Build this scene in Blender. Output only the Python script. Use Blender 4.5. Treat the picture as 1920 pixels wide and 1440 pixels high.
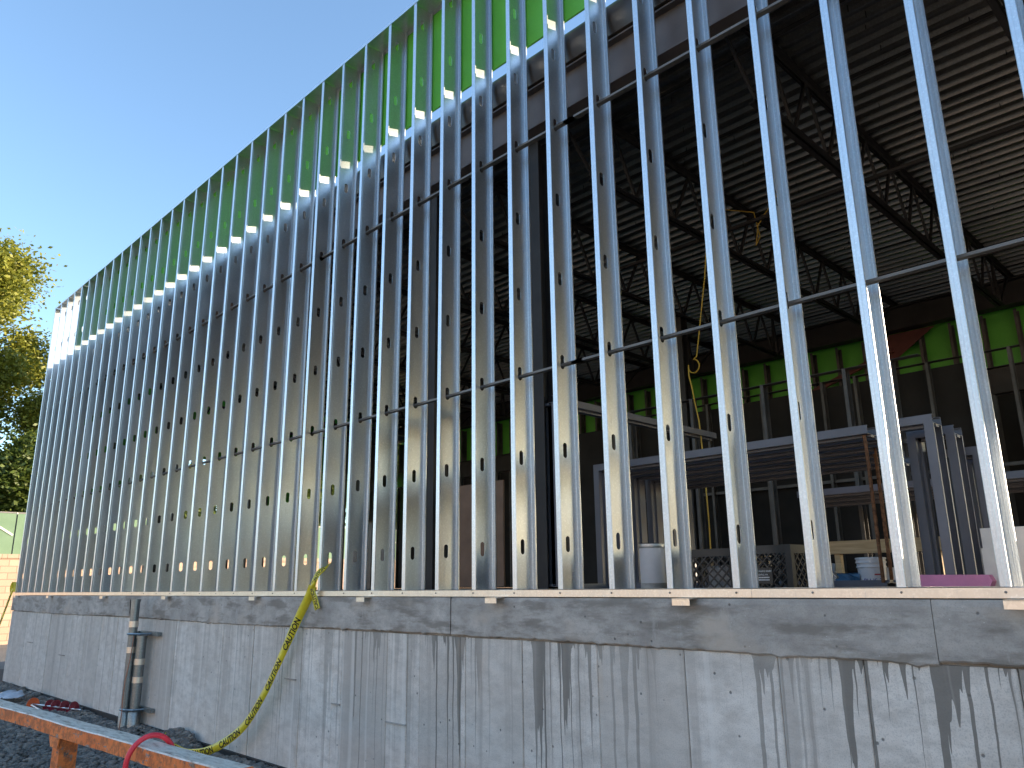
import bpy, math, random
from mathutils import Vector, Matrix
for o in list(bpy.data.objects): bpy.data.objects.remove(o, do_unlink=True)
scene = bpy.context.scene
COL = scene.collection
R = math.radians
random.seed(7)

# ------------------------------------------------------------------ camera
CAM = Vector((16.37633, -3.73417, 0.07712))
YAW, PIT, ROL, FPX = R(45.17425), R(14.45518), R(-0.7507), 1452.73
Fd = Vector((-math.sin(YAW)*math.cos(PIT), math.cos(YAW)*math.cos(PIT), math.sin(PIT)))
Rd = Vector((math.cos(YAW), math.sin(YAW), 0)); Ud = Rd.cross(Fd)
R2 = math.cos(ROL)*Rd + math.sin(ROL)*Ud
U2 = -math.sin(ROL)*Rd + math.cos(ROL)*Ud
cam = bpy.data.cameras.new('camera'); cam.sensor_width = 36; cam.lens = FPX/1920*36
cam.clip_start = 0.05; cam.clip_end = 3000
camo = bpy.data.objects.new('camera', cam); COL.objects.link(camo)
camo.matrix_world = Matrix(((R2.x, U2.x, -Fd.x, CAM.x), (R2.y, U2.y, -Fd.y, CAM.y), (R2.z, U2.z, -Fd.z, CAM.z), (0, 0, 0, 1)))
scene.camera = camo
scene.render.resolution_x = 1024; scene.render.resolution_y = 768

# ------------------------------------------------------------------ sky, sun, exposure
SUN_AZ, SUN_EL = R(38), R(12)          # from +Y towards +X
w = bpy.data.worlds.new('World'); scene.world = w; w.use_nodes = True
wn = w.node_tree; bg = wn.nodes['Background']
sky = wn.nodes.new('ShaderNodeTexSky'); sky.sky_type = 'NISHITA'; sky.sun_disc = False
sky.sun_elevation = SUN_EL; sky.sun_rotation = SUN_AZ
sky.air_density = 1.0; sky.dust_density = 0.25; sky.ozone_density = 2.2
wn.links.new(sky.outputs[0], bg.inputs[0]); bg.inputs[1].default_value = 0.125
sl = bpy.data.lights.new('sun', 'SUN'); sl.energy = 3.9; sl.angle = R(0.5); sl.color = (1.0, 0.80, 0.58)
so = bpy.data.objects.new('sun', sl); COL.objects.link(so)
sdir = Vector((math.sin(SUN_AZ)*math.cos(SUN_EL), math.cos(SUN_AZ)*math.cos(SUN_EL), math.sin(SUN_EL)))
so.rotation_euler = sdir.to_track_quat('Z', 'Y').to_euler(); so.location = (20, 20, 20)
vs = scene.view_settings; vs.view_transform = 'Standard'; vs.look = 'None'; vs.gamma = 1; vs.use_curve_mapping = False
vs.exposure = 1.88

# ------------------------------------------------------------------ helpers
class MB:
    def __init__(s): s.v = []; s.f = []
    def add(s, vs_, fs_):
        b = len(s.v); s.v += [tuple(p) for p in vs_]; s.f += [tuple(i+b for i in f) for f in fs_]; return s
    def box(s, x0, x1, y0, y1, z0, z1):
        return s.add([(x0,y0,z0),(x1,y0,z0),(x1,y1,z0),(x0,y1,z0),(x0,y0,z1),(x1,y0,z1),(x1,y1,z1),(x0,y1,z1)],
                     [(0,3,2,1),(4,5,6,7),(0,1,5,4),(1,2,6,5),(2,3,7,6),(3,0,4,7)])
    def bar(s, a, b, wd, ht, up=(0,0,1)):
        a = Vector(a); b = Vector(b); d = (b-a).normalized(); u = Vector(up)
        if abs(d.dot(u)) > .98: u = Vector((1,0,0))
        x = d.cross(u).normalized()*wd/2; y = x.normalized().cross(d).normalized()*ht/2
        return s.add([a-x-y, a+x-y, a+x+y, a-x+y, b-x-y, b+x-y, b+x+y, b-x+y],
                     [(0,3,2,1),(4,5,6,7),(0,1,5,4),(1,2,6,5),(2,3,7,6),(3,0,4,7)])
    def tube(s, pts, r, n=8, caps=True):
        pts = [Vector(p) for p in pts]; rr = r if isinstance(r, (list, tuple)) else [r]*len(pts)
        t0 = (pts[1]-pts[0]).normalized(); ref = Vector((0,0,1)) if abs(t0.z) < .9 else Vector((1,0,0))
        x = t0.cross(ref).normalized(); V = []; Fc = []
        for i, p in enumerate(pts):
            t = (pts[min(i+1, len(pts)-1)]-pts[max(i-1, 0)]).normalized()
            x = (x - t*x.dot(t)).normalized(); y = t.cross(x)
            for j in range(n):
                a = 2*math.pi*j/n; V.append(p + x*math.cos(a)*rr[i] + y*math.sin(a)*rr[i])
        for i in range(len(pts)-1):
            for j in range(n): Fc.append((i*n+j, i*n+(j+1) % n, (i+1)*n+(j+1) % n, (i+1)*n+j))
        if caps: Fc.append(tuple(range(n))[::-1]); Fc.append(tuple((len(pts)-1)*n+j for j in range(n)))
        return s.add(V, Fc)
    def lathe(s, c, prof, n=24):                      # prof: (r, z)
        V = [(c[0]+r*math.cos(2*math.pi*j/n), c[1]+r*math.sin(2*math.pi*j/n), c[2]+z) for r, z in prof for j in range(n)]
        Fc = [(i*n+j, i*n+(j+1) % n, (i+1)*n+(j+1) % n, (i+1)*n+j) for i in range(len(prof)-1) for j in range(n)]
        return s.add(V, Fc)
    def extrude(s, prof, x0, x1, closed=False, xs=None):   # profile in (y, z) swept along x
        xs = xs or [x0, x1]; n = len(prof); V = [(x, p[0], p[1]) for x in xs for p in prof]; Fc = []
        m = n if closed else n-1
        for i in range(len(xs)-1):
            for j in range(m): Fc.append((i*n+j, i*n+(j+1) % n, (i+1)*n+(j+1) % n, (i+1)*n+j))
        if closed: Fc.append(tuple(range(n))); Fc.append(tuple((len(xs)-1)*n+j for j in range(n))[::-1])
        return s.add(V, Fc)
    def mesh(s, name):
        m = bpy.data.meshes.new(name); m.from_pydata(s.v, [], s.f); m.update(); return m

def fixnormals(m):
    import bmesh
    b = bmesh.new(); b.from_mesh(m); bmesh.ops.recalc_face_normals(b, faces=b.faces); b.to_mesh(m); b.free()

def link(name, mesh, mat=None, parent=None, loc=None, smooth=None, fix=True):
    o = bpy.data.objects.new(name, mesh)
    if mat is not None and not mesh.materials: mesh.materials.append(mat)
    if fix and mesh.users <= 1: fixnormals(mesh)
    COL.objects.link(o)
    if parent is not None:
        o.parent = parent
    if loc is not None: o.location = loc
    if smooth is not None:
        for p in mesh.polygons: p.use_smooth = True
        mesh.set_sharp_from_angle(angle=R(smooth))
    return o

def root_of(o):
    p = Vector((0,0,0)); q = o
    while q is not None: p += Vector(q.location); q = q.parent
    return p

def part(name, mb, mat, parent, smooth=None, kind=None, fix=True):     # mb in world coordinates
    o = link(name, mb.mesh(name), mat, parent, -root_of(parent), smooth, fix)
    if kind: o['kind'] = kind
    return o

def tag(o, label, cat, group=None):
    o['label'] = label; o['category'] = cat
    if group: o['group'] = group
    return o
def thing(name, label, cat, loc=(0,0,0), group=None):
    o = bpy.data.objects.new(name, None); COL.objects.link(o); o.location = loc; o.empty_display_size = .2
    return tag(o, label, cat, group)
def one(name, mb, mat, label, cat, loc, group=None, smooth=None):      # a thing that is one mesh, verts in world
    m = mb.mesh(name)
    l = Vector(loc)
    for v in m.vertices: v.co -= l
    o = link(name, m, mat, None, loc, smooth)
    return tag(o, label, cat, group)
def struct(name, mb, mat, parent=None):
    o = link(name, mb.mesh(name), mat, parent); o['kind'] = 'structure'; return o

# ------------------------------------------------------------------ materials
class NT:
    def __init__(s, name):
        s.m = bpy.data.materials.new(name); s.m.use_nodes = True; s.t = s.m.node_tree
        s.b = s.t.nodes['Principled BSDF']
    def n(s, typ, **kw):
        nd = s.t.nodes.new('ShaderNode'+typ)
        for k, v in kw.items():
            if k.startswith('i_'):
                k2 = k[2:]; nd.inputs[int(k2) if k2.isdigit() else k2].default_value = v
            else: setattr(nd, k, v)
        return nd
    def l(s, a, b): s.t.links.new(a, b)
    def math(s, op, a, b=None, c=None, clamp=False):
        nd = s.n('Math', operation=op); nd.use_clamp = clamp
        for i, q in enumerate((a, b, c)):
            if q is None: continue
            if hasattr(q, 'links'): s.l(q, nd.inputs[i])
            else: nd.inputs[i].default_value = q
        return nd.outputs[0]
    def pos(s): return s.n('NewGeometry').outputs['Position']
    def map(s, vec, scale=(1,1,1), loc=(0,0,0)):
        nd = s.n('Mapping'); s.l(vec, nd.inputs[0]); nd.inputs['Scale'].default_value = scale; nd.inputs['Location'].default_value = loc
        return nd.outputs[0]
    def noise(s, vec, scale, detail=4, rough=.55, dim='3D'):
        nd = s.n('TexNoise', noise_dimensions=dim); s.l(vec, nd.inputs['W' if dim == '1D' else 'Vector'])
        nd.inputs['Scale'].default_value = scale; nd.inputs['Detail'].default_value = detail; nd.inputs['Roughness'].default_value = rough
        return nd.outputs[0]
    def ramp(s, fac, stops):
        nd = s.n('ValToRGB'); s.l(fac, nd.inputs[0]); e = nd.color_ramp.elements
        while len(e) < len(stops): e.new(.5)
        for q, (p, c) in zip(e, stops):
            q.position = p; q.color = (*c, 1) if isinstance(c, (tuple, list)) else (c, c, c, 1)
        return nd.outputs[0]
    def mix(s, fac, a, b, mode='MIX'):
        nd = s.n('Mix', data_type='RGBA', blend_type=mode)
        for i, q in ((0, fac), (6, a), (7, b)):
            if hasattr(q, 'links'): s.l(q, nd.inputs[i])
            else: nd.inputs[i].default_value = (*q, 1) if isinstance(q, (tuple, list)) else q
        return nd.outputs[2]
    def sep(s, vec):
        nd = s.n('SeparateXYZ'); s.l(vec, nd.inputs[0]); return nd.outputs
    def set(s, k, v):
        if hasattr(v, 'links'): s.l(v, s.b.inputs[k])
        else: s.b.inputs[k].default_value = (*v, 1) if isinstance(v, (tuple, list)) else v
    def bump(s, h, strength=.3, dist=.01):
        nd = s.n('Bump'); s.l(h, nd.inputs['Height']); nd.inputs['Strength'].default_value = strength; nd.inputs['Distance'].default_value = dist
        s.l(nd.outputs[0], s.b.inputs['Normal'])

def plain(name, col, rough=.6, metal=0, var=.18, scale=12, bump=.0):
    t = NT(name); p = t.pos(); n = t.noise(p, scale, 5)
    lo = tuple(c*(1-var) for c in col); hi = tuple(min(1, c*(1+var)) for c in col)
    t.set('Base Color', t.ramp(n, [(.3, lo), (.7, hi)])); t.set('Roughness', rough); t.set('Metallic', metal)
    if bump: t.bump(t.noise(p, scale*6, 3), bump, .004)
    return t.m

def galv(name, col=(.68,.72,.76), r0=.28, r1=.42, wob=.02):
    t = NT(name); p = t.pos(); oi = t.n('ObjectInfo').outputs['Random']
    st = t.noise(t.map(p, (9, 9, .5)), 1.0, 4); sp = t.n('TexVoronoi', i_Scale=110); t.l(p, sp.inputs['Vector'])
    big = t.noise(t.map(p, (2, 2, 1.2)), 1.3, 3)
    c = t.ramp(st, [(.3, tuple(x*.86 for x in col)), (.7, col)])
    c = t.mix(t.math('MULTIPLY', t.math('SUBTRACT', sp.outputs['Color'], .5), .22), c, (1, 1, 1), 'ADD')
    c = t.mix(t.math('MULTIPLY', oi, .25), c, tuple(x*.7 for x in col))
    # zinc dust scuffs
    sc = t.ramp(t.noise(t.map(p, (30, 30, 4)), 2.5, 6, .65), [(.62, 0), (.72, 1)])
    c = t.mix(t.math('MULTIPLY', sc, .35), c, (.42,.43,.44))
    t.set('Base Color', c); t.set('Metallic', .95)
    rr = t.math('ADD', r0, t.math('MULTIPLY', big, r1-r0)); rr = t.math('ADD', rr, t.math('MULTIPLY', oi, .05))
    t.set('Roughness', t.math('ADD', rr, t.math('MULTIPLY', sc, .15)))
    t.bump(t.noise(t.map(p, (6, 6, 2.0)), 1.5, 2), wob, .02)
    return t.m

M = {}
M['galv'] = galv('galvanized steel')
M['galv_dull'] = galv('dull galvanized steel', (.24,.23,.22), .45, .6, .03)
M['crc'] = None
M['deck'] = galv('roof deck steel', (.30,.285,.27), .26, .36, .04)
M['track'] = galv('track steel', (.86,.78,.68), .28, .4, .03)
M['crc'] = plain('bridging channel steel', (.15,.14,.13), .5, .3, .15, 9)
M['stud_dark'] = plain('dirty stud steel darkened for shade', (.085,.08,.075), .5, .25, .35, 5)  # copy of the stud steel, colour darkened to carry the indoor shade
M['steel'] = plain('primed structural steel', (.10,.085,.085), .5, 0, .2, 5)
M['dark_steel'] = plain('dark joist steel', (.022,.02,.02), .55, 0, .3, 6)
M['edge'] = plain('roof edge closure', (.035,.026,.02), .35, 0, .3, 5)
M['frame'] = plain('grey primer door frame', (.135,.14,.165), .42, 0, .12, 4)
M['rust'] = plain('rusted rod', (.20,.09,.04), .85, 0, .6, 40, .2)
M['insul'] = plain('roof board', (.3,.28,.25), .9)
M['membrane'] = plain('black membrane', (.012,.012,.013), .6, 0, .3, 9, .2)
M['black_plastic'] = plain('black plastic', (.016,.017,.018), .42, 0, .25, 15)
M['white_plastic'] = plain('white plastic', (.66,.64,.64), .45, 0, .1, 6)
M['white_paint'] = plain('white print', (.8,.8,.78), .6, 0, .05)
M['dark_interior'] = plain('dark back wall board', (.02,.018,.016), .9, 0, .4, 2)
M['brown_board'] = plain('brown fibre board', (.24,.15,.10), .85, 0, .15, 5)
M['pink'] = plain('pink foam', (.62,.22,.36), .7, 0, .12, 10)
M['plaster'] = plain('white plasterboard', (.62,.59,.55), .85, 0, .12, 7)
M['blue_bag'] = plain('blue plastic', (.03,.12,.22), .4, 0, .4, 18)
M['clear_bag'] = plain('grey film', (.3,.3,.3), .35, 0, .3, 18)
M['red_paint'] = plain('red enamel', (.22,.015,.03), .35, 0, .2, 10)
M['orange_plastic'] = plain('orange plastic', (.75,.14,.04), .5, 0, .1, 10)
M['print_purple'] = plain('purple print', (.06,.04,.28), .6, 0, .05)
M['print_red'] = plain('red print', (.35,.03,.05), .6, 0, .05)
M['cord'] = plain('yellow cord', (.62,.40,.05), .5, 0, .1, 10)
M['hose'] = plain('red rubber hose', (.88,.05,.075), .42, 0, .1, 12)
M['copper'] = plain('bare ground wire', (.36,.20,.15), .5, .6, .2, 20)
M['black_ink'] = plain('black ink', (.012,.012,.012), .6, 0, .1)
M['brace'] = plain('red oxide brace', (.10,.025,.018), .6, 0, .2)

def m_green():
    t = NT('green sheathing'); p = t.pos(); n = t.noise(p, 3, 4); f = t.noise(p, 90, 3)
    c = t.ramp(n, [(.3, (.085,.40,.035)), (.7, (.115,.47,.05))]); t.set('Base Color', t.mix(.2, c, t.ramp(f, [(.3, (.05,.3,.02)), (.7, (.14,.5,.06))])))
    t.set('Roughness', .5); return t.m
M['green'] = m_green()

def m_wood():
    t = NT('pine lumber'); p = t.pos(); n = t.noise(t.map(p, (2, 30, 30)), 2, 5)
    t.set('Base Color', t.ramp(n, [(.3, (.42,.29,.15)), (.7, (.60,.45,.26))])); t.set('Roughness', .75); return t.m
M['wood'] = m_wood()

BANDZ = -.275
def m_concrete(name, lower):
    t = NT(name); p = t.pos(); x, y, z = t.sep(p)
    oi = t.n('ObjectInfo').outputs['Random']
    cl = t.noise(t.map(p, (1.0, 1, 1.0), (3, 0, 0)), 2.2, 7, .62)
    md = t.noise(t.map(p, (1.3, 1, 2.6)), 5.0, 6, .65); fine = t.noise(p, 160, 3, .6)
    if lower:
        base = t.ramp(cl, [(.28, (.58,.535,.48)), (.5, (.76,.705,.635)), (.72, (.86,.81,.74))])
        base = t.mix(t.math('MULTIPLY', t.math('POWER', oi, 1.5), .75), base, (.47,.42,.365))
    else:
        base = t.ramp(cl, [(.3, (.32,.29,.26)), (.5, (.45,.41,.365)), (.72, (.62,.57,.51))])
    base = t.mix(t.ramp(md, [(.33, .6), (.58, 0)]), base, ((.46,.415,.365) if lower else (.24,.215,.19)))
    base = t.mix(t.math('MULTIPLY', t.ramp(fine, [(.35, 1), (.5, 0)]), .3), base, (.2,.2,.2))
    # bug holes
    vo = t.n('TexVoronoi', i_Scale=9.0, i_Randomness=1.0); t.l(p, vo.inputs['Vector'])
    hole = t.ramp(vo.outputs['Distance'], [(.05, 1), (.085, 0)])
    base = t.mix(t.math('MULTIPLY', hole, .75), base, (.07,.07,.07))
    rough = .85
    if lower:
        dist = t.math('SUBTRACT', BANDZ, z)
        wob = t.math('MULTIPLY', t.math('SUBTRACT', t.noise(t.map(p, (.35, .1, 1.0)), 4.0, 2), .5), .028)
        xx = t.math('ADD', x, wob)
        reg = t.ramp(t.noise(x, .9, 2, .5, '1D'), [(.40, 0), (.56, 1)])
        far = t.ramp(t.math('DIVIDE', x, 16.0), [(.50, .15), (.74, 1)])   # drips gather where the pour leaked
        reg = t.math('MULTIPLY', reg, far)
        sq = t.math('SQRT', t.math('MAXIMUM', dist, 0.0))
        a = t.noise(xx, 7.0, 3, .55, '1D')
        wide = t.math('GREATER_THAN', a, t.math('ADD', .475, t.math('MULTIPLY', sq, .27)))
        b = t.noise(t.math('ADD', xx, 77.0), 24.0, 2, .5, '1D')
        thin = t.math('GREATER_THAN', b, t.math('ADD', .555, t.math('MULTIPLY', sq, .115)))
        lim = t.math('LESS_THAN', dist, t.math('MULTIPLY', t.noise(t.math('ADD', xx, 40.0), 15.0, 1, .5, '1D'), 2.3))
        thin = t.math('MULTIPLY', thin, lim)
        wet = t.math('MULTIPLY', t.math('MAXIMUM', wide, thin), reg)
        base = t.mix(t.math('MULTIPLY', wet, .88), base, (.15,.135,.115))
        # softer old grey runs all along
        c3 = t.noise(xx, 5.0, 5, .68, '1D'); soft = t.ramp(t.math('SUBTRACT', c3, t.math('MULTIPLY', dist, .09)), [(.5, 0), (.62, 1)])
        base = t.mix(t.math('MULTIPLY', soft, .45), base, (.36,.32,.28))
        # pale lime runs and rust blush
        c4 = t.noise(t.math('ADD', xx, 11.0), 13.0, 2, .5, '1D'); lime = t.ramp(c4, [(.66, 0), (.72, 1)])
        base = t.mix(t.math('MULTIPLY', lime, .35), base, (.80,.76,.70))
        ru = t.ramp(t.noise(t.map(p, (2.2, 1, .7), (9, 0, 2)), 1.4, 5), [(.62, 0), (.78, 1)])
        base = t.mix(t.math('MULTIPLY', ru, .45), base, (.50,.37,.25))
        rough = t.math('SUBTRACT', .85, t.math('MULTIPLY', wet, .2))
    else:
        st = t.ramp(t.noise(t.map(p, (.8, 1, 3.4), (1, 0, 5)), 2.6, 6, .6), [(.50, 0), (.60, 1)])
        base = t.mix(t.math('MULTIPLY', st, .75), base, (.20,.175,.145))
        ef = t.ramp(t.noise(t.map(p, (3.2, 1, .9)), 2.0, 7, .7), [(.6, 0), (.74, 1)])
        base = t.mix(t.math('MULTIPLY', ef, .7), base, (.62,.58,.54))
        tan = t.ramp(t.noise(t.map(p, (1, 1, 1.5), (7.7, 0, 0)), 1.5, 6), [(.58, 0), (.68, 1)])
        base = t.mix(t.math('MULTIPLY', tan, .75), base, (.52,.44,.36))
        sp = t.n('TexVoronoi', i_Scale=26.0); t.l(p, sp.inputs['Vector'])
        base = t.mix(t.ramp(sp.outputs['Distance'], [(.03, 1), (.05, 0)]), base, (.72,.7,.68))
    t.set('Base Color', base); t.set('Roughness', rough)
    h = t.math('ADD', t.math('MULTIPLY', md, .6), t.math('MULTIPLY', hole, -1.2)); h = t.math('ADD', h, t.math('MULTIPLY', fine, .25))
    t.bump(h, .45, .006)
    return t.m
M['conc_low'] = m_concrete('board formed concrete', True)
M['conc_band'] = m_concrete('concrete grade band', False)

def m_ground():
    t = NT('gravel and dirt ground'); p = t.pos(); x, y, z = t.sep(p)
    vo = t.n('TexVoronoi', i_Scale=22.0); t.l(p, vo.inputs['Vector'])
    g = t.mix(.5, t.ramp(vo.outputs['Color'], [(0, (.02,.022,.025)), (1, (.085,.085,.085))]), t.ramp(t.noise(p, 40, 4), [(.3, (.015,.016,.018)), (.7, (.075,.075,.075))]))
    d = t.ramp(t.noise(p, .35, 6), [(.3, (.36,.27,.19)), (.7, (.46,.37,.27))])
    d = t.mix(t.ramp(t.noise(p, .06, 3), [(.5, 0), (.6, 1)]), d, (.16,.20,.07))
    e = t.math('ADD', y, t.math('MULTIPLY', t.noise(p, 1.0, 4), 1.5))
    near = t.math('MULTIPLY', t.math('GREATER_THAN', e, -6.0), t.math('LESS_THAN', e, 1.5))
    back = t.math('GREATER_THAN', e, 1.5)
    d = t.mix(back, d, t.ramp(t.noise(p, .5, 5), [(.3, (.13,.125,.12)), (.7, (.19,.18,.17))]))
    t.set('Base Color', t.mix(near, d, g)); t.set('Roughness', .9); t.bump(vo.outputs['Distance'], .6, .02); return t.m
M['ground'] = m_ground()

def m_stone():
    t = NT('crushed dark stone'); p = t.pos(); oi = t.n('TexVoronoi', i_Scale=14.0); t.l(p, oi.inputs['Vector'])
    c = t.ramp(oi.outputs['Color'], [(0, (.06,.056,.05)), (.5, (.18,.165,.145)), (.85, (.32,.28,.23)), (1, (.55,.48,.4))])
    t.set('Base Color', t.mix(.35, c, t.ramp(t.noise(p, 80, 4), [(.3, (.04,.04,.04)), (.7, (.2,.19,.18))]))); t.set('Roughness', .8); return t.m
M['stone'] = m_stone()

def m_orange():
    t = NT('chipped orange paint'); p = t.pos(); nrm = t.n('NewGeometry').outputs['Normal']
    n1 = t.noise(t.map(p, (1.2, 3, 3)), 9, 7, .68); n2 = t.noise(p, 22, 6, .7); n3 = t.noise(t.map(p, (1, 1, 1), (5, 5, 5)), 4, 4)
    c = t.ramp(n3, [(.3, (.78,.20,.05)), (.7, (.90,.28,.08))])
    c = t.mix(t.math('MULTIPLY', t.ramp(n2, [(.42, 1), (.56, 0)]), .75), c, (.34,.11,.045))
    chip = t.ramp(n1, [(.57, 0), (.60, 1)])
    c = t.mix(chip, c, t.ramp(n2, [(.35, (.10,.055,.035)), (.65, (.40,.34,.30))]))
    zz = t.sep(nrm)[2]                                # the walked-on top face has lost its paint
    wear = t.math('GREATER_THAN', zz, .7)
    bare = t.ramp(t.noise(t.map(p, (2.0, 9, 9)), 4, 7, .7), [(.34, (.22,.14,.10)), (.43, (.62,.53,.43)), (.60, (.85,.77,.66)), (.70, (.46,.25,.15))])
    c = t.mix(wear, c, bare)
    t.set('Base Color', c); t.set('Roughness', t.math('ADD', .45, t.math('MULTIPLY', chip, .35))); t.bump(n1, .4, .004); return t.m
M['orange'] = m_orange()

def m_tape():
    t = NT('yellow caution tape'); p = t.pos(); n = t.noise(p, 9, 3)
    t.set('Base Color', t.ramp(n, [(.3, (.62,.50,.02)), (.7, (.78,.66,.05))])); t.set('Roughness', .3)
    t.bump(t.noise(t.map(p, (25, 25, 6)), 2, 3), .3, .01); return t.m
M['tape'] = m_tape()

def m_block():
    t = NT('tan segmental block'); p = t.pos(); x, y, z = t.sep(p)
    cv = t.n('CombineXYZ'); t.l(y, cv.inputs[0]); t.l(z, cv.inputs[1])
    b = t.n('TexBrick', i_Scale=1.0); t.l(cv.outputs[0], b.inputs[0])
    b.inputs['Brick Width'].default_value = .45; b.inputs['Row Height'].default_value = .2; b.inputs['Mortar Size'].default_value = .012
    b.inputs['Color1'].default_value = (.40,.27,.19,1); b.inputs['Color2'].default_value = (.48,.34,.25,1); b.inputs['Mortar'].default_value = (.2,.14,.1,1)
    t.set('Base Color', t.mix(.25, b.outputs[0], t.ramp(t.noise(p, 25, 4), [(.3, (.30,.21,.15)), (.7, (.50,.37,.28))]))); t.set('Roughness', .9)
    t.bump(b.outputs['Fac'], -.5, .02); return t.m
M['block'] = m_block()
def m_mesh():
    t = NT('green windscreen mesh'); p = t.pos(); n = t.noise(p, 2, 4); wv = t.noise(p, 60, 2)
    t.set('Base Color', t.mix(.3, t.ramp(n, [(.3, (.11,.19,.11)), (.7, (.15,.24,.15))]), t.ramp(wv, [(.3, (.08,.15,.08)), (.7, (.2,.28,.19))]))); t.set('Roughness', .8); return t.m
M['screen'] = m_mesh()

def m_leaf(name, a, b, c3):
    t = NT(name); p = t.pos(); n = t.noise(p, 1.3, 3); f = t.noise(p, 14, 2)
    c = t.mix(.5, t.ramp(n, [(.32, a), (.5, b), (.68, c3)]), t.ramp(f, [(.35, a), (.65, c3)]))
    t.set('Base Color', c); t.set('Roughness', .55)
    tr = t.n('BsdfTranslucent'); t.l(c, tr.inputs[0]); ms = t.n('MixShader', i_0=.35)
    out = t.t.nodes['Material Output']; t.l(t.b.outputs[0], ms.inputs[1]); t.l(tr.outputs[0], ms.inputs[2]); t.l(ms.outputs[0], out.inputs[0])
    return t.m
M['leaf'] = m_leaf('spring leaves', (.14,.17,.02), (.23,.25,.03), (.34,.33,.05))
M['leaf_dark'] = m_leaf('deep green leaves', (.05,.085,.018), (.09,.14,.025), (.16,.19,.03))
M['bark'] = plain('bark', (.10,.075,.055), .9, 0, .4, 8, .5)

# ------------------------------------------------------------------ the place: dimensions
S = .4064; D = .2032; ZT = 5.405; G = -1.51; NST = 42
XR = 26.0; YW = 8.1; ZD = 4.03
import bmesh

# ------------------------------------------------------------------ setting
g = MB()
n = 60; ext = 900
for i in range(2):
    pass
g.add([(-ext,-ext,G),(ext,-ext,G),(ext,ext,G),(-ext,ext,G)], [(0,1,2,3)])
struct('ground', g, M['ground'])
f = MB(); f.box(.02, XR, .22, YW+.2, -.16, -.004)
struct('floor', f, plain('interior slab', (.10,.09,.085), .8, 0, .2, 3))
# terrace held up by the block wall beyond the corner
tr = MB(); tr.box(-200, -12.35, -60, 120, G-.2, 1.05); struct('terrace', tr, plain('terrace grass', (.07,.10,.03), .95, 0, .4, 3))

bk = MB(); V = []; rr_ = random.Random(8); NX = 60
for i in range(NX+1):
    x_ = -90+i*4.0
    for (y_, z_) in ((-26, G-.1), (-30, .6), (-34, 3.6), (-39, 5.2), (-60, 6.0), (-140, 7.0)):
        V.append((x_, y_+rr_.uniform(-1.2,1.2), z_+(rr_.uniform(-.5,.5) if z_ > G else 0)))
bk.add(V, [(i*6+j, i*6+j+1, i*6+j+7, i*6+j+6) for i in range(NX) for j in range(5)])
bko = struct('earth_bank', bk, plain('cut earth bank', (.62,.48,.36), .95, 0, .25, .8, .3))

# ------------------------------------------------------------------ foundation wall
fw = thing('foundation_wall', 'grey concrete foundation wall with dark drip stains under the steel stud framing', 'wall', (8, .1, G))
seams = [-.05,.261,.992,1.702,2.332,2.843,3.424,4.034,4.665,5.286,5.841,6.584,7.166,7.78,8.362,9.022,9.601,9.926,10.439,10.575,11.201,11.455,11.608,12.059,12.114,12.664,13.289,13.891,14.428,14.846,15.455,16.1,16.75,17.4,18.1,18.8,19.5,20.2]
rnd = random.Random(3)
def slab(x0, x1, yf, z0, z1, chw=.0045):
    m = MB(); c = chw
    V = [(x0,.3,z0),(x1,.3,z0),(x1,.3,z1),(x0,.3,z1),(x0,yf+c,z0),(x1,yf+c,z0),(x1,yf+c,z1),(x0,yf+c,z1),(x0+c,yf,z0),(x1-c,yf,z0),(x1-c,yf,z1),(x0+c,yf,z1)]
    m.add(V, [(0,1,2,3),(0,4,5,1),(3,2,6,7),(0,3,7,4),(1,5,6,2),(4,7,11,8),(5,9,10,6),(8,11,10,9),(4,8,9,5),(7,6,10,11)])
    return m
for i in range(len(seams)-1):
    x0, x1 = seams[i], seams[i+1]
    gap = rnd.choice([.001,.0016,.0024])*(2.4 if x0 < 9.5 else 1); yf = .012+rnd.uniform(-.003,.0035)
    part('concrete_panel', slab(x0+gap, x1-gap, yf, G-.3, BANDZ-.005), M['conc_low'], fw)
# short horizontal form joints: rods left in narrow strips
for (x, z, wd) in ((3.1,-.86,.3),(10.507,-.86,.128),(11.328,-.92,.25),(1.35,-.75,.35),(9.76,-.72,.2)):
    part('form_joint', MB().box(x-wd/2, x+wd/2, .003, .02, z-.006, z+.006), M['conc_band'], fw)
part('core', MB().box(-.03, 20.1, .03, .29, G-.3, -.03), M['conc_band'], fw)
# grade band with a broken lower edge, in two pours either side of the crack
def band(x0, x1, seed):
    r = random.Random(seed); m = MB(); xs = []; x = x0
    while x < x1-.02: xs.append(x); x += r.uniform(.02,.05)
    xs.append(x1); rows = []
    ph = r.uniform(0, 9)
    for x in xs:
        zb = BANDZ + .008*math.sin(x*1.1+ph) + .002*math.sin(x*9+ph) + r.uniform(-.005,.004)
        if r.random() < .03: zb -= r.uniform(.004,.012)
        yj = r.uniform(-.002,.002)
        rows.append([(x,.2,zb),(x,.004+yj,zb),(x,-.003+yj,zb+.008),(x,-.004,BANDZ+.06),(x,-.004,-.04),(x,.0,-.012),(x,.2,-.012)])
    k = 7; V = [p for q in rows for p in q]; Fc = []
    for i in range(len(rows)-1):
        for j in range(k): Fc.append((i*k+j, i*k+(j+1) % k, (i+1)*k+(j+1) % k, (i+1)*k+j))
    Fc.append(tuple(range(k))); Fc.append(tuple((len(rows)-1)*k+j for j in range(k)))
    return m.add(V, Fc)
part('grade_band', band(-.06, 11.965, 1), M['conc_band'], fw)
part('grade_band', band(11.98, 15.17, 2), M['conc_band'], fw)
part('grade_band', band(15.173, 20.15, 3), M['conc_band'], fw)
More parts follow.
